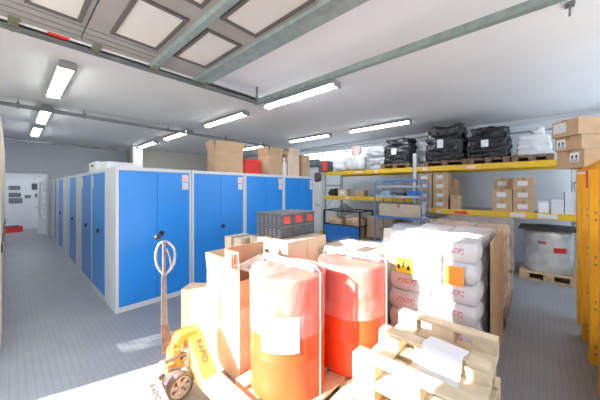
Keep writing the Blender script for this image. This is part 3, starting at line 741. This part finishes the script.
for c, (y, n) in enumerate(((-.25, 4), (-.42, 6))):
    for r in range(n):
        o = wc if fi else copy_tree(wc); fi = False
        o.location = (RX+.17+random.uniform(-.006, .006), y, ZD+r*.0645)
        o['label'] = 'flat white carton, %s from the shelf in the %s white stack' % (['lowest', 'second', 'third', 'fourth', 'fifth', 'sixth'][r], 'shorter' if c == 0 else 'taller')
# cartons on the floor under the right bay
g = 'cartons on the floor under the rack'
for y, s, hh, lb_ in ((1.95, .34, .5, 'left'), (1.50, .42, .5, 'right')):
    carton(.5, s, hh, 'lower %s carton on the floor under the shelf' % lb_, (RX+.32, y, 0), 0, g, M_card, 'x')
    carton(.5, s, hh-.03, 'upper %s carton stacked under the yellow shelf beam' % lb_, (RX+.32, y, hh), 0, g, M_card, 'x')

# round wrapped roll on pallet with black cover sheet
pallet(.8, .8, 'wooden pallet under the silvery wrapped roll', (6.76, -.14, 0), pi/2, None, M_wood)
t = thing('wrapped_roll', 'large silvery film-wrapped round roll under the right shelf', 'roll', (6.76, -.13, PH), 0)
MB().lathe([(.001, 0), (.345, 0), (.35, .03), (.345, .2), (.35, .4), (.342, .6), (.345, .75), (.33, .765), (.001, .765)], 48, fn=lambda r, a, z: r+.006*noise.noise(Vector((cos(a)*3, sin(a)*3, z*9)))).obj('roll', M_coil, t)
def curved(Rr, a0, a1, z0_, z1_, nm, m, parent):
    vs = []
    for i in range(9):
        a = rad(a0+(a1-a0)*i/8)
        for rr in (Rr, Rr+.004):
            for z in (z0_, z1_): vs.append((rr*cos(a), rr*sin(a), z))
    fs = [(4*i+2, 4*i+6, 4*i+7, 4*i+3) for i in range(8)]+[(4*i, 4*i+1, 4*i+5, 4*i+4) for i in range(8)]
    return MB().add(vs, fs, True).obj(nm, m, parent)
curved(.354, 192, 222, .38, .47, 'red_label', M_red, t)
curved(.354, 158, 176, .52, .57, 'brown_label', mat('brown_label', (.35, .15, .12), .6), t)
t = MB().prism([(-.42, .0), (-.40, .02), (.0, .035), (.40, .02), (.42, .0), (.40, -.0), (.0, .01), (-.40, .0)], 0, -.44, .4).obj('cover_sheet', mat('black_cover_sheet', (.045, .04, .04), .5), loc=(6.76, -.14, PH+.775))
tag(t, 'black rigid cover sheet lying on top of the wrapped roll', 'sheet')
t = thing('scrap_bundle', 'dark rolled bundle on the floor left of the wrapped roll', 'bundle', (6.75, .5, 0)); MB().lump(.5, .3, .5, .5, .05, 6, 21, 10).obj('body', M_bagt, t)
MB().lump(.3, .2, .25, .5, .05, 8, 22, 8, M=Matrix.Translation((-.05, 0, .45))).obj('loose_end', M_bag, t)

# ------------------------------------------------------------------ top shelf loads (deck z 2.155)
ZT = 2.156
def rack_pallet(y, L, label): 
    return pallet(.9, L, label, (RX+.47, y, ZT), 0, 'pallets on the top shelf', M_woodd, h=.12)
def bundle(y, w, d_, h, label, m, seed, lab=True, base=ZT+.12, group=None, name='wrapped_bundle', xo=.45, amp=.08):
    t = thing(name, label, 'bundle', (RX+xo, y, base), 0, group)
    MB().lump(d_, w, h, .22, amp, 5, seed, 18, ridged=True, taper=.12).obj('wrapping', m, t)
    if lab: B(-d_/2-.055, -d_/2-.045, -.02, .10, h*.35, h*.58).obj('paper_label', M_plain, t)
    # loose plastic folds at the foot
    MB().lump(d_*.98, w*1.06, h*.22, .3, amp*.7, 8, seed+5, 12).obj('loose_fold', m, t)
    return t
g = 'black wrapped bundles on the top shelf'
rack_pallet(1.52, .86, 'dark wooden pallet under the tallest black bundle')
rack_pallet(.74, .68, 'dark wooden pallet under the right black bundle')
rack_pallet(2.62, .74, 'dark wooden pallet under the left black bundle')
rack_pallet(.08, .58, 'wooden pallet under the clear wrapped load')
bundle(1.56, .78, .78, .80, 'tallest black plastic wrapped bundle in the middle of the top shelf', M_bag, 1, group=g)
bundle(.75, .66, .78, .62, 'wide black plastic wrapped bundle nearest the clear load on the top shelf', M_bag, 2, group=g)
bundle(2.60, .68, .78, .64, 'black plastic wrapped bundle above the blue trolley on the top shelf', M_bag, 3, group=g)
bundle(2.12, .34, .5, .66, 'grey plastic covered bundle between the two left black bundles', M_bagt, 4, False, group=None, xo=.66, base=ZT)
bundle(.06, .52, .6, .40, 'low clear plastic wrapped load with white base on the top shelf', M_bagw, 5, False, group=None, amp=.03)
t = thing('clear_bag', 'small clear bag of parts lying on the clear wrapped load', 'bag', (RX+.3, .0, ZT+.12+.39)); MB().lump(.3, .2, .13, .5, .03, 8, 31, 8).obj('body', M_bagw, t); MB().lump(.06, .05, .04, .6, .01, 9, 32, 4, M=Matrix.Translation((0, 0, .12))).obj('knot', M_bagw, t)
bundle(3.22, .60, .6, .62, 'grey translucent bundle right of the white sack with red top', M_bagt, 6, False, base=ZT)
t = thing('tied_white_sack', 'white tied sack with a red-printed top on the top shelf', 'sack', (RX+.22, 3.78, ZT))
MB().lump(.42, .50, .46, .6, .03, 6, 41, 12).obj('body', M_bagw, t); MB().lump(.26, .26, .30, .7, .03, 7, 42, 8, M=Matrix.Translation((0, .02, .42))).obj('neck', mat('pale_red_bag', (.75, .40, .38), .5, col2=(.8, .72, .72), scale=9), t)
t = thing('film_heap', 'low heap of crumpled clear film on the left of the top shelf', 'film heap', (RX+.35, 4.25, ZT)); MB().lump(.6, .60, .42, .6, .06, 6, 51, 14).obj('body', M_bagw, t); MB().lump(.3, .3, .1, .5, .04, 8, 52, 8, M=Matrix.Translation((-.25, -.1, .0))).obj('loose_end', M_wraph, t)
t = carton(.3, .32, .34, 'dark box with a red face at the left end of the top shelf', (RX+.1, 4.78, ZT), 0, None, M_dark, None, False)
B(-.153, -.1505, -.15, .03, .04, .32).obj('red_face', M_red, t)
# teal panel and dark bag near the rack end
t = thing('window_blind_box', 'dark teal box fixed high on the wall by the window', 'box', (XR-.15, 6.35, 2.50)); B(0, .148, -.33, .33, 0, .26).obj('body', mat('dark_teal', (.09, .14, .16), .5), t, bev=.01); B(-.004, 0, -.28, .28, .04, .22).obj('front_panel', mat('grey_teal', (.16, .22, .24), .4), t)
t = thing('hanging_bag', 'dark reddish bag hanging at the left end of the rack', 'bag', (RX-.03, 4.86, 1.86)); MB().lump(.10, .26, .3, .5, .03, 8, 61, 8, M=Matrix.Translation((0, .12, 0))).obj('body', mat('dark_red_bag', (.10, .07, .09), .6, var=.5, scale=12), t); MB().tube([(.0, .08, .26), (.02, .06, .34), (.03, .02, .38)], .008, 6).obj('strap', M_black, t)

# left bay: shelf things at z 1.445
ZL = 1.446
carton(.25, .26, .17, 'small brown box standing on the middle shelf left bay', (RX+.2, 3.62, ZL), 0, None, M_card, None, False)
t = carton(.22, .30, .20, 'pale carton with a white note on the middle shelf left bay', (RX+.22, 4.2, ZL), 0, None, M_card2, 'x', False, labmat=M_plain)
t = thing('dark_bundle', 'dark tangled bundle at the left end of the middle shelf', 'bundle', (RX+.2, 4.55, ZL)); MB().lump(.25, .25, .22, .5, .05, 9, 71, 8).obj('body', M_bag, t); MB().tube([(-.13, -.1, .01+.01), (-.14, 0, .05), (-.12, .1, .02)], .01, 6).obj('cable_end', M_black, t)
# stillage with blue panel full of tangled stuff
t = thing('mesh_stillage', 'black framed stillage with a blue front panel under the left bay', 'stillage', (RX-.02, 4.03, 0))
for x in (-.2, .5):
    for y in (-.58, .58):
        B(x-.02, x+.02, y-.02, y+.02, 0, 1.05).obj('post', M_black, t)
MB().box(-.2, .5, -.6, .6, .12, .16).obj('base', M_dark, t)
m = MB()
for z in (.64, 1.03): m.box(-.215, -.185, -.56, .56, z, z+.03); m.box(.485, .515, -.56, .56, z, z+.03); m.box(-.18, .48, -.6, -.57, z, z+.03); m.box(-.18, .48, .57, .6, z, z+.03)
m.obj('rail', M_black, t)
B(-.235, -.222, -.56, .56, .2, .64).obj('front_panel', M_binb, t)
def coil(cx, cy, cz, R0, n, m, nm, lb_):
    tt = thing(nm, lb_, 'cable', (cx, cy, cz)); 
    for q in range(n):
        a = random.uniform(0, 3); pts = [(R0*(1-.08*q)*cos(i*pi/10)*cos(.3*q), R0*(1-.08*q)*sin(i*pi/10), .12*R0*sin(i*pi/10+a)+R0*(.5+.5*cos(i*pi/10)*sin(.3*q)+.05*q)) for i in range(20)]
        MB().tube(pts, .014, 6, closed=True).obj('loop', m, tt)
tag(MB().lump(.55, .5, .72, .3, .06, 6, 81, 12).obj('brown_bag', M_kraft, loc=(RX+.12, 3.72, .16)), 'brown paper bag on the right inside the blue-fronted stillage', 'bag')
tag(MB().lump(.55, .5, .68, .3, .06, 6, 82, 12).obj('brown_bag', M_kraft, loc=(RX+.12, 4.3, .16)), 'brown paper bag on the left inside the blue-fronted stillage', 'bag')
coil(RX+.05, 4.1, .86, .27, 11, M_galv, 'grey_cable_coil', 'tangled grey cable coil heaped on the bags in the stillage')
# flat cartons beside it
carton(.6, .78, .26, 'flat brown carton lying low beside the stillage, lower of two', (RX+.25, 2.95, .4), 0, 'flat cartons beside the stillage', M_card)
carton(.6, .72, .28, 'flat brown carton lying on the lower one beside the stillage', (RX+.25, 2.97, .661), 0, 'flat cartons beside the stillage', M_card)
pallet(.8, .8, 'stacked old pallet on the floor beside the stillage, lower one', (RX+.25, 2.95, 0), 0, 'pallets beside the stillage', M_woodd, h=.2)
pallet(.8, .8, 'stacked old pallet beside the stillage, directly under the flat cartons', (RX+.25, 2.95, .2), 0, 'pallets beside the stillage', M_woodd, h=.2)

# ------------------------------------------------------------------ blue shelf trolley
T = thing('shelf_trolley', 'blue tube shelf trolley in front of the rack', 'trolley', (5.70, 2.29, 0))
W2, Dp = .51, .42
for x in (0, Dp):
    pts = [(x, -W2, .15), (x, -W2, 1.78), (x, -W2+.02, 1.82), (x, -W2+.06, 1.84), (x, W2-.06, 1.84), (x, W2-.02, 1.82), (x, W2, 1.78), (x, W2, .15)]
    MB().tube(pts, .016, 8).obj('end_frame', M_trolb, T)
for z in (.42, 1.0, 1.46, 1.68):
    s = MB().box(.0, Dp, -W2+.02, W2-.02, z, z+.015).box(-.018, -.003, -W2+.02, W2-.02, z, z+.045)
    s.obj('shelf', mat('trolley_shelf_grey', (.50, .52, .55), .5) if z > 1 else M_trolb, T)
for z in (1.1, 1.56):
    MB().tube([(.0, -W2, z), (Dp, -W2, z)], .012, 6).tube([(0, W2, z), (Dp, W2, z)], .012, 6).tube([(Dp, -W2, z), (Dp, W2, z)], .01, 6).obj('side_rail', M_trolb, T)
for y in (-.26, 0, .26): MB().tube([(Dp, y, .16), (Dp, y, 1.83)], .008, 6).obj('back_bar', M_trolb, T)
for x in (.04, Dp-.04):
    for y in (-W2+.04, W2-.04):
        w = MB().cyl((x, y-.018, .06), (x, y+.018, .06), .06, n=16).box(x-.015, x+.015, y-.025, y+.025, .10, .152).obj('castor', M_rub, T)
MB().box(0, Dp, -W2, W2, .15, .18).obj('base', M_trolb, T)
carton(.36, .90, .30, 'long brown carton on the blue trolley shelf', (5.91, 2.27, 1.016), 0, None, M_card2, None)
for y, w_, h_, mm, lb_ in ((2.0, .2, .13, M_binb, 'small blue box on the upper trolley shelf at right'), (2.27, .16, .09, M_dark, 'dark low tray in the middle of the upper trolley shelf'), (2.6, .22, .14, mat('light_blue_tub', (.35, .5, .65), .5), 'pale blue tub at the left of the upper trolley shelf')):
    t = thing('storage_tub', lb_, 'tub', (5.88, y, 1.476)); B(-.1, .1, -w_/2, w_/2, 0, h_).obj('body', mm, t, bev=.006); B(-.106, .106, -w_/2-.006, w_/2+.006, h_-.02, h_).obj('rim', mm, t)
t = thing('storage_tub', 'blue-grey tub on the low trolley shelf behind the sacks', 'tub', (5.91, 2.1, .436)); B(-.17, .17, -.3, .3, 0, .42).obj('body', mat('blue_grey_tub', (.25, .36, .46), .5), t, bev=.01); B(-.18, .18, -.31, .31, .4, .43).obj('rim', mat('blue_grey_tub', (.25, .36, .46)), t)

# ------------------------------------------------------------------ orange rack at the right edge
O = thing('orange_shelving', 'orange steel shelving with punched posts at the right edge', 'shelving', (3.0, -.36, 0))
def post(x, h, parent=O, y=0):
    p = MB().box(x, x+.10, y-.012, y, 0, h).box(x, x+.012, y-.12, y-.012, 0, h).box(x+.088, x+.10, y-.12, y-.012, 0, h).box(x+.012, x+.03, y-.12, y-.108, 0, h)
    o = p.obj('post', M_orange, parent, bev=.002)
    hl = MB()
    for i in range(int(h/.42)):
        hl.cyl((x-.0015, y-.04, .1+i*.42), (x-.0002, y-.04, .1+i*.42), .008, n=10); hl.cyl((x-.0015, y-.04, .17+i*.42), (x-.0002, y-.04, .17+i*.42), .008, n=10)
    hl.obj('punched_hole', M_dark, o)
for x, h in ((1.70, 1.84), (1.22, 1.70), (.68, 1.84), (.08, 1.84), (-.5, 1.84)):
    post(x, h); post(x, h, y=-.75)
for x in (1.22, .68, .08, -.5):
    MB().box(x+.02, x+.08, -.76, -.12, 1.55, 1.6).box(x+.02, x+.08, -.76, -.12, .2, .25).obj('side_rail', M_orange, O)
B(-.5, 1.0, -.125, -.02, 1.842, 1.88).obj('beam', M_orange, O); B(-.5, 1.0, -.87, -.77, 1.842, 1.88).obj('beam', M_orange, O)
B(-.5, 1.85, -.77, -.0, 1.862, 1.88).obj('shelf_deck', M_orange, O)
B(.90, 1.0, -.035, -.005, 1.66, 1.84).obj('beam_connector', M_red, O, label='red beam connector')
for z in (.3, 1.2): B(-.4, 1.28, -.74, -.125, z, z+.02).obj('shelf_deck', M_orange, O)
g = 'long cartons on the orange shelving'
def arrowmark(t, face_y, x, z, s=.1):
    p = B(x-s/2, x+s/2, face_y-.002, face_y-.0002, z, z+s).obj('arrow_sticker', M_plain, t, label='white sticker with two black arrows')
    a = MB()
    for q in (-.22, .22):
        cx = x+q*s
        a.prism([(cx-.05*s, z+.22*s), (cx+.05*s, z+.22*s), (cx+.05*s, z+.5*s), (cx+.15*s, z+.5*s), (cx, z+.78*s), (cx-.15*s, z+.5*s), (cx-.05*s, z+.5*s)], 1, face_y-.004, face_y-.0021)
    a.box(x-.38*s, x+.38*s, face_y-.004, face_y-.0021, z+.1*s, z+.15*s)
    a.obj('arrow_mark', M_black, p)
azb = math.atan2(-.742, .67)          # long axis of the cartons
def dcarton(u0, L, dpt, dep, h, z, label, tilt=0):
    """u0: pixel-free start along the long axis measured from the overhanging end"""
    F = Vector((.742, .67)); Rr = Vector((.67, -.742))
    ctr = F*(dpt+dep/2)+Rr*(u0+L/2)
    return carton(L, dep, h, label, (ctr.x, ctr.y, z), azb+tilt, g, M_card, None)
def arrows_on_end(t, dep, L, y, z, s_=.09):
    a0_ = -L/2
    p = B(a0_-.002, a0_-.0002, y-s_/2, y+s_/2, z, z+s_).obj('arrow_sticker', M_plain, t, label='white sticker with two black arrows')
    a = MB()
    for q in (-.22, .22):
        cy = y+q*s_
        a.prism([(cy-.05*s_, z+.22*s_), (cy+.05*s_, z+.22*s_), (cy+.05*s_, z+.5*s_), (cy+.15*s_, z+.5*s_), (cy, z+.78*s_), (cy-.15*s_, z+.5*s_), (cy-.05*s_, z+.5*s_)], 0, a0_-.004, a0_-.0021)
    a.box(a0_-.004, a0_-.0021, y-.38*s_, y+.38*s_, z+.1*s_, z+.15*s_)
    a.obj('arrow_mark', M_black, p)
t = dcarton(3.02, .90, 2.80, .30, .20, 1.881, 'long carton with arrow sticker, lowest on the orange shelving'); arrows_on_end(t, .30, .90, -.05, .07, .10)
t2 = dcarton(3.0, .85, 2.82, .29, .155, 2.082, 'long carton with arrow sticker, middle one on the orange shelving', .02); arrows_on_end(t2, .29, .85, .07, .03, .10)
t3 = dcarton(2.97, .95, 2.80, .30, .185, 2.238, 'long carton with a white label, topmost on the orange shelving', -.02)
B(-.477, -.4752, -.02, .13, .05, .16).obj('paper_label', M_paper, t3)
t = thing('tape_roll', 'small black tape roll standing at the shelving top by the cartons', 'tape roll', (3.42, -.44, 1.881)); MB().tube([(0.03*cos(a), 0, .038+.03*sin(a)) for a in [2*pi*i/16 for i in range(16)]], .008, 8, closed=True).obj('ring', M_black, t); MB().cyl((0, -.008, .038), (0, .008, .038), .018, n=12).obj('core', M_white, t)

# ------------------------------------------------------------------ light
world = bpy.data.worlds.new('sky'); S.world = world; world.use_nodes = True
wn = world.node_tree; bg = wn.nodes['Background']
st = wn.nodes.new('ShaderNodeTexSky'); st.sky_type = 'HOSEK_WILKIE'; st.turbidity = 3.0; st.sun_direction = Vector((-.86, .24, .40)).normalized()
bg.inputs['Color'].default_value = (.72, .85, 1.0, 1); bg.inputs['Strength'].default_value = 4.5
wn.nodes.remove(st)
sun = bpy.data.lights.new('sun', 'SUN'); sun.energy = 22; sun.angle = rad(.55); sun.color = (1, .93, .82)
so = bpy.data.objects.new('sun', sun); C.objects.link(so)
d = Vector((cos(rad(-17)), sin(rad(-17)), -.42)); so.rotation_euler = d.to_track_quat('-Z', 'Y').to_euler()
# portal in the door opening guides sky sampling
pl = bpy.data.lights.new('door_opening_portal', 'AREA'); pl.shape = 'RECTANGLE'; pl.size = 2.9; pl.size_y = 2.25; pl.cycles.is_portal = True
po = bpy.data.objects.new('door_opening_portal', pl); C.objects.link(po); po.location = (XL-.1, 1.925, 1.45); po.rotation_euler = Vector((1, 0, 0)).to_track_quat('-Z', 'Y').to_euler()
pl2 = bpy.data.lights.new('window_portal', 'AREA'); pl2.shape = 'RECTANGLE'; pl2.size = .45; pl2.size_y = 3.1; pl2.cycles.is_portal = True
po = bpy.data.objects.new('window_portal', pl2); C.objects.link(po); po.location = (XR+.1, 5.45, 2.83); po.rotation_euler = Vector((-1, 0, 0)).to_track_quat('-Z', 'Y').to_euler()

for x, wd in ((1.8, 3.2), (5.5, 3.4)):  # portals for the added windows behind the camera
    p3 = bpy.data.lights.new('window_portal', 'AREA'); p3.shape = 'RECTANGLE'; p3.size = wd; p3.size_y = 1.75; p3.cycles.is_portal = True
    po = bpy.data.objects.new('window_portal', p3); C.objects.link(po); po.location = (x, YF-.15, 2.07); po.rotation_euler = Vector((0, 1, 0)).to_track_quat('-Z', 'Z').to_euler()
# ------------------------------------------------------------------ camera
cam = bpy.data.cameras.new('camera'); co = bpy.data.objects.new('camera', cam); C.objects.link(co); S.camera = co
cam.sensor_width = 36; cam.lens = 36*263/600; cam.shift_y = -11/600; cam.clip_start = .05
az = math.atan(238/263); co.location = (0, 0, 1.65)
co.rotation_euler = (pi/2, 0, az-pi/2)
S.view_settings.view_transform = 'Standard'; S.view_settings.look = 'None'; S.view_settings.gamma = 1; S.view_settings.exposure = 0.2
S.view_settings.use_curve_mapping = False
try:
    S.cycles.use_denoising = True; S.cycles.max_bounces = 10; S.cycles.transparent_max_bounces = 16; S.cycles.sample_clamp_indirect = 6
except Exception: pass
